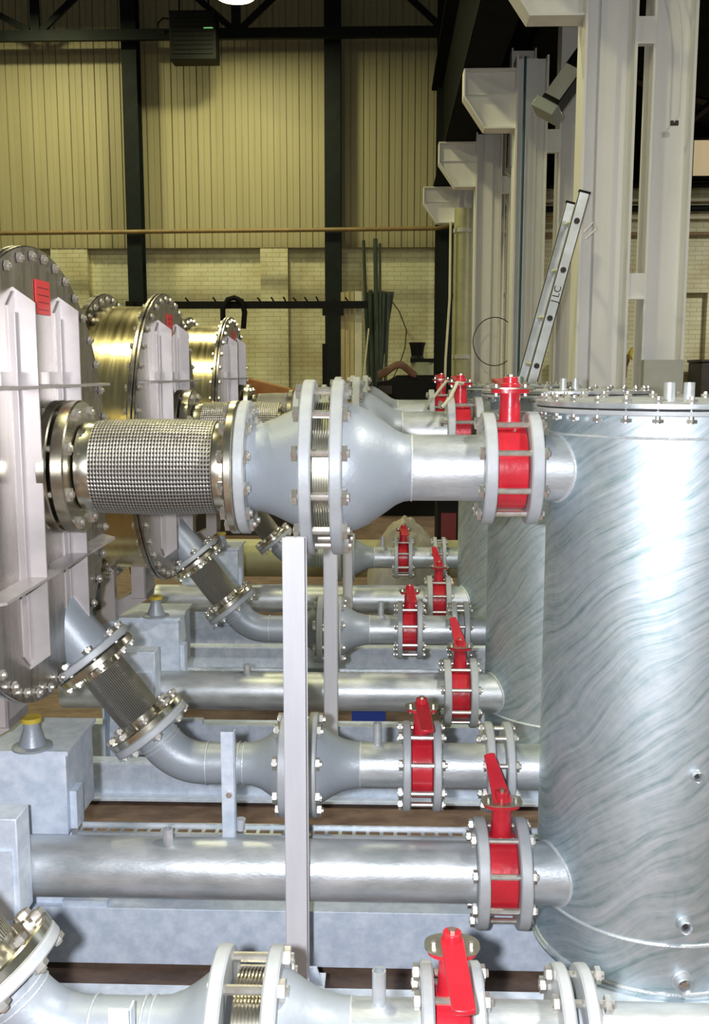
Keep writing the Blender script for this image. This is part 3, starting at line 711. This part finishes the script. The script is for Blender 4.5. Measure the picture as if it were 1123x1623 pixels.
# crane columns
def ibeam(t, x0, x1, y0, y1, z0, z1, nm='leg'):
    b = MB(); e = .018
    b.box(x0, x0+e, y0, y1, z0, z1); b.box(x1-e, x1, y0, y1, z0, z1)
    ym = (y0+y1)/2; b.box(x0+e, x1-e, ym-.007, ym+.007, z0, z1)
    return b.build(nm, M['column'], t)
cols = [(6.8, 'tall white double crane column nearest the camera, behind the front tank', 1.262, 1.600, 1.705, 1.985),
        (9.8, 'white crane column second nearest, with the ladder leaning before it', 1.195, 1.495, 1.610, 1.86),
        (12.8, 'greenish white crane column third in the receding row', 1.085, 1.41, 1.50, 1.80),
        (15.8, 'farthest pale crane column by the round downpipe', 1.08, 1.38, 1.50, 1.80)]
for Y, l, a0, a1, b0, b1 in cols:
    t = thing('crane_column', l, 'column', ((a0+a1)/2, Y+.12, -.02), 'crane columns in a row at right')
    ztop = 8 if Y < 7 else 4.62
    ibeam(t, a0, a1, Y, Y+.26, -.02, ztop); ibeam(t, b0, b1, Y+.02, Y+.26, -.02, 8 if Y < 7 else 5.6)
    zs = {6.8: (3.80, 2.19), 9.8: (3.76,), 12.8: (3.9,), 15.8: (3.9,)}[Y]
    for z in zs:
        MB().box(a1, b0, Y+.02, Y+.03, z, z+.16 if Y < 7 else z+.2).build('batten_plate', M['column'], t)
        MB().box(a1, b0, Y+.0, Y+.06, z-.012, z).build('batten_edge', M['column'], t)
    # stiffening cover strip and cable in the web
    xm = (a0+a1)/2
    MB().box(xm-.055, xm+.055, Y+.075, Y+.122, -.02, ztop-.01).build('cover_strip', M['column'], t)
    # corbel bracket
    xl = {6.8: .72, 9.8: .72, 12.8: .64, 15.8: .56}[Y]
    b = MB(); b.prism([(xl,4.27),(xl+.19,3.99),(a0,3.99),(a0,4.50),(xl,4.50)], 1, Y+.12, Y+.14)
    b.build('corbel_web', M['column'], t)
    b = MB(); b.box(xl, a0, Y+.03, Y+.24, 4.50, 4.515)
    b.prism([(xl,4.27),(xl+.19,3.99),(xl+.19,3.975),(xl-.012,4.265)], 1, Y+.03, Y+.24)
    b.box(xl+.19, a0, Y+.03, Y+.24, 3.975, 3.99); b.box(xl-.012, xl, Y+.03, Y+.24, 4.27, 4.515); b.box(xl, a0, Y+.085, Y+.12, 4.295, 4.303)
    b.build('corbel_flanges', M['column'], t)
    if Y > 9 and Y < 10:
        MB().cyl((a0+.075, Y-.02, 1), (a0+.075, Y-.02, 4.6), .012, 8).build('blue_cable', M['teal'], t)
    if Y < 7:
        MB().tube([(b0+.05,Y-.01,4.3),(b0+.14,Y-.01,4.0),(b0+.17,Y-.01,3.8),(b0+.17,Y-.01,3.35),(b0+.14,Y-.01,3.3)], .006, 6).build('cable', M['column'], t)
        MB().box(b0+.12, b0+.17, Y-.015, Y, 3.28, 3.31).build('cable_clip', M['brown_steel'], t)
        bx = MB().box(1.70, 1.96, Y-.08, Y, 1.2, 1.78).build('base_casing', M['box_grey'], t)
# girder on the corbels
t = thing('crane_girder', 'dark crane girder running back along the white corbels', 'girder', (.95, 11, 4.52))
b = MB(); b.box(.70, 1.05, 6.0, 16.9, 4.52, 4.55); b.box(.86, .89, 6.0, 16.9, 4.55, 6.2); b.box(.70, 1.05, 6, 16.9, 6.2, 6.25); b.build('girder_beam', M['roof'], t)
MB().box(.85, .90, 6.0, 16.9, 6.25, 6.33).build('crane_rail', M['roof'], t)
struct('ceiling_valley', MB().box(1.06, 1.08, 5.5, 16.6, 5.65, 8.6), 'roof')
# round downpipe + cables by col 4
t = thing('downpipe', 'round greenish pipe standing beside the farthest dark stanchion', 'pipe', (1.1, 15.3, -.02))
MB().cyl((1.115,15.3,-.02), (1.115,15.3,4.1), .125, 32).build('pipe', M['yellow_pipe'], t)
for z in (1.9, 3.75): MB().cyl((1.115,15.3,z), (1.115,15.3,z+.06), .14, 32).build('collar', M['box_grey'], t)
b = MB(); b.tube([(1.35+.27*math.cos(2*PI*i/40),12.75,2.08+.30*math.sin(2*PI*i/40)) for i in range(40)], .006, 6, True)
tag(b.build('cable_coil', M['brown_steel']), 'thin ring of cable hung on the third crane column', 'cable')
b = MB(); b.tube([(.93,15.2,3.9),(.93,15.2,2.8),(.88,15.2,1.9),(.85,15.2,-.02)], .018, 8)
tag(b.build('hanging_rod', M['pale']), 'thin pale rod standing beside the round downpipe', 'rod')

# ladder
t = thing('aluminium_ladder', 'aluminium ladder leaning against the white crane column above the tanks', 'ladder', (.5, 5.3, .5))
u_ = Vector((.245,0,.967)).normalized()
def rail(o, L, w, d, y0, nm):
    mt = Matrix.Translation(o) @ Matrix.Rotation(math.atan2(u_.x, u_.z), 4, 'Y')
    b = MB(); b.box(-w/2, w/2, 0, .006, 0, L, mt); b.box(-w/2, -w/2+.005, 0, d, 0, L, mt); b.box(w/2-.005, w/2, 0, d, 0, L, mt)
    o_ = b.build(nm, M['alu'], t)
    c_ = MB(); c_.box(-w/2-.003, w/2+.003, -.004, d+.002, L, L+.012, mt); c_.build('end_cap', M['black'], o_)
    return o_
base = Vector((1.19,6.28,2.775)); L = 2.86
near_o = base-u_*L
fr = rail(near_o, L, .066, .028, 0, 'near_rail')
off = Vector((-.015,.33,.02)); rail(near_o+off, L-.03, .060, .028, 0, 'far_rail')
for i in range(9):
    p = base-u_*(.17+.30*i)
    rg = MB().cyl(p+Vector((0,-.006,0)), p+off+Vector((0,.02,0)), .0165, 16).build('rung', M['alu'], t)
    MB().cyl(p+Vector((0,-.008,0)), p+Vector((0,-.005,0)), .0175, 16).build('rung_plug', M['brown_steel'], rg)
tx = bpy.data.curves.new('marking', 'FONT'); tx.body = 'J LC'; tx.size = .06; tx.extrude = .0004; tx.align_x = 'CENTER'; tx.align_y = 'CENTER'
dg = bpy.data.objects.new('marking', tx); C.objects.link(dg)
me = bpy.data.meshes.new_from_object(dg.evaluated_get(bpy.context.evaluated_depsgraph_get())); C.objects.unlink(dg)
mk = bpy.data.objects.new('pen_marking', me); C.objects.link(mk); me.materials.append(M['brown_steel']); mk.parent = fr
pm = base-u_*.62 - Vector(t['_o'])
mk.matrix_local = Matrix.Translation(pm+Vector((0,-.0012,0))) @ Matrix.Rotation(math.atan2(u_.x, u_.z), 4, 'Y') @ Matrix.Rotation(R(90), 4, 'X') @ Matrix.Rotation(R(90), 4, 'Z')
MB().tube([(1.19,6.27,2.54),(1.245,6.27,2.60),(1.265,6.27,2.56),(1.20,6.27,2.50)], .005, 6).build('hook_wire', M['column'], t)

# floodlights
def flood(x, y, z, s, l, ax, px, pz):
    """box reflector lamp: long housing tilted up, fins on its side, hung from the aisle beam"""
    t = thing('floodlight', l, 'lamp', (x, y, z), 'tilted floodlights under the aisle roof')
    mt = Matrix.Translation((x,y,z)) @ Matrix.Rotation(R(ax), 4, 'Y') @ Matrix.Rotation(R(-28), 4, 'Z') @ Matrix.Scale(s, 4)
    MB().prism([(-.13,-.16),(.13,-.16),(.11,-.06),(.11,.62),(-.11,.62),(-.11,-.06)], 1, -.10, .10, mt @ Matrix.Rotation(0, 4, 'X')).build('housing', M['black'], t, bevel=.008)
    MB().box(-.15, .15, -.13, .13, -.19, -.06, mt).build('front_hood', M['glass'], t, bevel=.008)
    b = MB()
    for i in range(10): b.box(-.08, .08, -.112, -.10, .03+i*.034, .05+i*.034, mt)
    b.box(-.10, .10, -.106, -.10, .0, .38, mt); b.build('fins', M['box_grey'], t)
    q = mt @ Vector((0,0,.6))
    MB().cyl(q, (px, y+pz, 4.35), .016, 8).build('arm', M['black'], t)
flood(1.36, 8.6, 3.90, .74, 'grey box floodlight tilted between the nearest and second crane columns', 36, 1.70, 1.23)
flood(1.50, 12.0, 4.02, .6, 'small grey floodlight between the second and third crane columns', 36, 1.60, .83)
for i, (x0, z0, x1, z1) in enumerate(((1.9,3.9,2.8,5.4),(3.4,4.0,4.6,5.2),(2.4,5.3,4.4,4.9))):
    b = MB(); b.tube([(x0,12+i,z0+.5),(x1,12+i,z1+.3)], .05, 4)
    tag(b.build('roof_brace', M['brown_steel']), ['short steep dark brace under the aisle roof', 'long dark brace under the aisle roof near the right edge', 'nearly level dark brace under the aisle roof'][i], 'brace', 'dark braces under the aisle roof')

# services on the right part of the far wall
for k, (z, r, m, l) in enumerate(((4.70,.05,'dark_steel','dark horizontal pipe, topmost on the far right wall'), (4.47,.035,'pale','pale horizontal pipe, under the dark topmost one on the far right wall'),
    (4.33,.05,'dark_steel','dark horizontal pipe between two pale ones on the far right wall'), (4.19,.03,'pale','lowest pale horizontal pipe on the far right wall'), (3.93,.03,'conduit','rust brown pipe lowest on the far right wall'))):
    b = MB(); b.cyl((1.9,16.85,z), (12,16.85,z), r, 12); tag(b.build('service_pipe', M[m]), l, 'pipe', 'service pipes on the far right wall')
tag(MB().box(2.90, 3.22, 16.7, 16.98, -.02, 1.98).build('teal_cabinet', M['teal'], bevel=.01), 'dark teal cabinet far behind, between the crane columns', 'cabinet')
b = MB(); b.box(5.0, 6.6, 16.2, 16.9, -.02, 1.85); b.box(4.98, 6.62, 16.18, 16.92, 1.85, 1.9)
tag(b.build('brown_machine', M['brown_steel'], bevel=.02), 'dark brown cabinet low by the right edge, behind the front tank lid', 'cabinet')
t = thing('valve_handwheel', 'yellow brown handwheel on the far wall, between the nearest column legs', 'valve', (4.1, 16.7, 2.0))
MB().tube([(4.1+.13*math.cos(2*PI*i/24),16.6,2.0+.10*math.sin(2*PI*i/24)) for i in range(24)], .035, 8, True).build('wheel', M['yellow_mark'], t)
MB().cyl((4.1,16.6,2.0), (4.1,17.1,2.0), .04, 12).build('spindle', M['brown_steel'], t)
MB().tube([(4.0,16.7,2.0),(3.94,16.7,1.8),(3.93,16.7,1.6)], .02, 8).build('drop_pipe', M['conduit'], t)

# rack rail with hooks
t = thing('stock_rack', 'long black horizontal rack arm with short spikes, before the brick wall', 'rack', (-1.5, 13, 2.5))
MB().box(-3.3, -.25, 12.97, 13.05, 2.51, 2.60).build('rack_arm', M['black'], t)
for i, x in enumerate((-2.55,-2.2,-1.88,-1.62,-1.45,-1.30,-1.16,-1.02,-.88,-.66,-.5)):
    mt = Matrix.Translation((x,13.0,2.59)) @ Matrix.Rotation(R(-40+7*(i % 3)), 4, 'Y')
    MB().box(-.01, .01, -.01, .01, 0, .075, mt).build('spike', M['black'], t)
MB().box(-.83, -.56, 12.95, 13.06, 2.42, 2.53).build('rack_shoe', M['black'], t)
MB().box(-.83, -.76, 12.9, 13.0, -.02, 2.06).build('rack_leg', M['black'], t)
MB().box(-3.35, -3.25, 12.9, 13.1, -.02, 2.6).build('rack_leg', M['black'], t)
MB().tube([(-2.1,12.9,2.30),(-2.10,12.9,2.50),(-2.03,12.9,2.62),(-1.95,12.9,2.64),(-1.86,12.9,2.60),(-1.82,12.9,2.46),(-1.84,12.9,2.25)], .035, 8).build('hung_strap', M['black'], t)
# boards and rods against the wall
for i, (x, wd, z, m) in enumerate(((-.575,.05,2.72,'timber'), (-.515,.05,2.73,'timber'), (-.455,.045,2.73,'timber'), (-.375,.09,2.735,'pale'))):
    tag(MB().box(x-wd/2, x+wd/2, 13.10+i*.01, 13.14+i*.01, -.02, z).build('upright_board', M[m]), ['narrow yellow timber, leftmost of the boards behind the rack arm', 'narrow yellow timber, second from left behind the rack arm', 'thin yellow timber beside the wide pale board', 'wide pale board, rightmost and brightest of the upright boards'][i], 'board', 'boards standing behind the rack arm')
for i, (xt, xb, zt, r) in enumerate(((-.315,-.20,3.40,.022), (-.16,-.12,3.42,.030), (-.10,-.10,3.36,.018), (-.05,-.16,2.75,.03), (.02,-.10,2.74,.022), (-.22,-.16,2.76,.03))):
    b = MB(); b.tube([(xt,13.35,zt),((xt+xb)/2+.01,13.2,zt*.5),(xb,13.0,0)], r, 8)
    tag(b.build('steel_rod', M['green_rod']), ['tall dark rod, leftmost, leaning higher than the boards', 'thickest tall dark rod reaching up to the brown wall pipe', 'thin tall dark rod touching the thickest one', 'short dark rod in the bundle right of the boards', 'short dark rod, rightmost and most slanted in the bundle', 'short dark rod next to the pale board'][i], 'rod', 'rods leaning right of the boards')
b = MB(); b.prism([(-.28,2.74),(.09,2.75),(.07,2.62),(-.04,1.9),(-.10,1.0),(-.24,1.0),(-.26,1.9)], 1, 13.4, 13.46)
tag(b.build('steel_sheet', M['green_rod']), 'tapering dark green sheet standing behind the leaning rods', 'sheet')
b = MB(); b.tube([(-.235,12.9,2.25),(-.30,12.8,1.6),(-.33,12.7,1.2)], .010, 6)
tag(b.build('bright_rod', M['pale']), 'thin bright rod leaning beside the wide pale board', 'rod')
b = MB(); b.tube([(.05,16.9,2.9),(.2,16.9,2.7),(.32,16.9,2.4),(.30,16.9,2.1),(.2,16.9,1.8),(.1,16.9,1.6)], .010, 6)
tag(b.build('wall_cable', M['brown_steel']), 'thin dark cable looping down the brick wall right of the rods', 'cable')
b = MB(); b.prism([(-1.75,-.02),(-.95,-.02),(-.95,1.50),(-1.50,1.64),(-1.75,1.68)], 1, 10.5, 10.9)
tag(b.build('orange_board', M['orange']), 'orange sloping board behind the farthest braided connector', 'board')
# dark machine with cloth, pot, tin
t = thing('dark_workbench', 'dark low bench and cabinet mass before the brick wall, left of the stanchion', 'bench', (.25, 12, -.02))
b = MB(); b.prism([(-.16,-.02),(.66,-.02),(.63,1.56),(.55,1.665),(.12,1.66),(.02,1.60),(-.12,1.58)], 1, 11.9, 12.6); b.build('cabinet_body', M['black'], t)
MB().box(-.10, .06, 11.87, 11.9, 1.44, 1.54).build('drawer_front', M['brown_steel'], t)
b = MB(); bm_ = b.bm
nx, ny = 14, 8; g = []
for i in range(nx+1):
    for j in range(ny+1):
        fx = i/nx; x = -.10+fx*.44; ht = 1.675+.13*math.exp(-((fx-.62)/.30)**2)+.03*math.sin(6*fx)
        g.append(bm_.verts.new((x, 11.88+.5*j/ny, ht+.02*math.sin(9*fx+j)-(.06+.03*math.sin(9*fx))*(j == 0))))
for i in range(nx):
    for j in range(ny): bm_.faces.new((g[i*(ny+1)+j], g[(i+1)*(ny+1)+j], g[(i+1)*(ny+1)+j+1], g[i*(ny+1)+j+1]))
c = b.build('brown_cloth', M['cloth_brown']); tag(c, 'brown cloth heaped on the dark bench by the brick wall', 'cloth')
sm = c.modifiers.new('s', 'SOLIDIFY'); sm.thickness = .02
b = MB(); b.lathe((.42,12.1,1.665), (0,0,1), [(0,.135),(.13,.135),(.14,.14),(.15,.14)], 32)
tag(b.build('cream_tin', M['tin']), 'squat cream tin standing on the dark bench, under the black pot', 'tin')
b = MB(); b.box(.28,.58,11.98,12.2,1.816,1.86); b.lathe((.36,12.08,1.86), (0,0,1), [(0,.085),(.03,.07),(.14,.085),(.18,.10),(.19,.10)], 28)
tag(b.build('black_pot', M['black']), 'black pot standing on the cream tin', 'pot')
for pts, r, l in (([(.298,3.98,1.655),(.275,3.93,1.66),(.245,3.9,1.60),(.215,3.9,1.565)], .007, 'cream tie strap hanging from the second red valve on the upper pipes'),
                  ([(.36,5.66,1.64),(.33,5.6,1.65),(.29,5.58,1.60),(.26,5.58,1.56)], .008, 'cream tie strap hanging from the farthest red valve on the upper pipes')):
    b = MB(); b.tube(pts, r, 8); tag(b.build('tie_strap', M['cream_cable']), l, 'strap')
# things on the floor behind the third row
t = thing('large_old_pipe', 'yellowish wide pipe lying level behind the third row', 'pipe', (-.4, 7.3, .18))
MB().lathe((-1.9,7.3,.325), XA, [(0,.14),(2.6,.14)], 48).build('pipe', M['yellow_pipe'], t)
for x in (-1.3, .3): MB().box(x-.1, x+.1, 7.15, 7.45, -.02, .20).build('cradle', M['galv_beam'], t)
from mathutils import noise as mnoise
b = MB(); bm_ = b.bm; g = []; nx, na = 70, 44
for i in range(nx+1):
    for j in range(na+1):
        fx = i/nx; a = PI*j/na
        hh = .70*(max(0, math.sin(PI*min(1, fx*.92+.07)))**.5)
        q = Vector((fx*3.2, a*1.3, 0)); f = mnoise.noise(q*1.3)*.16 + abs(mnoise.noise(q*3.1))*.11
        g.append(bm_.verts.new((-.13+fx*.55+.04*f, 6.72-(.20+.10*math.sin(PI*fx))*math.cos(a)*(1+f), .0+hh*(max(math.sin(a),0)**.7)*(1+.5*f)+.0)))
for i in range(nx):
    for j in range(na): bm_.faces.new((g[i*(na+1)+j], g[(i+1)*(na+1)+j], g[(i+1)*(na+1)+j+1], g[i*(na+1)+j+1]))
c = b.build('draped_sheet', M['tarp'])
tag(c, 'pale crumpled sheet draped over a pile between the rows and the third tank', 'sheet')
t = thing('dark_red_cabinet', 'dark machine cabinet with red panel behind the third red valve', 'cabinet', (.72, 8.6, -.02))
MB().box(.44, 1.1, 8.5, 9.0, -.02, .80).build('cabinet_body', M['black'], t)
MB().box(.47, .60, 8.485, 8.5, .26, .50).build('red_panel', M['darkred'], t)
b = MB(); b.box(-.16, .0, 4.55, 4.75, -.02, .11); b.box(-.17,.01,4.54,4.76,.11,.125)
tag(b.build('blue_tub', M['blue']), 'small blue plastic tub on the floor behind the second wide pipe', 'tub')
b = MB(); b.box(-3,-.5,10.4,10.8,-.02,1.0); b.box(-3.05,-.45,10.35,10.85,1.0,1.05)
tag(b.build('work_bench', M['brown_steel']), 'dark bench far behind the third row of pipes', 'bench')

for o in bpy.data.objects:
    if '_o' in o: del o['_o']
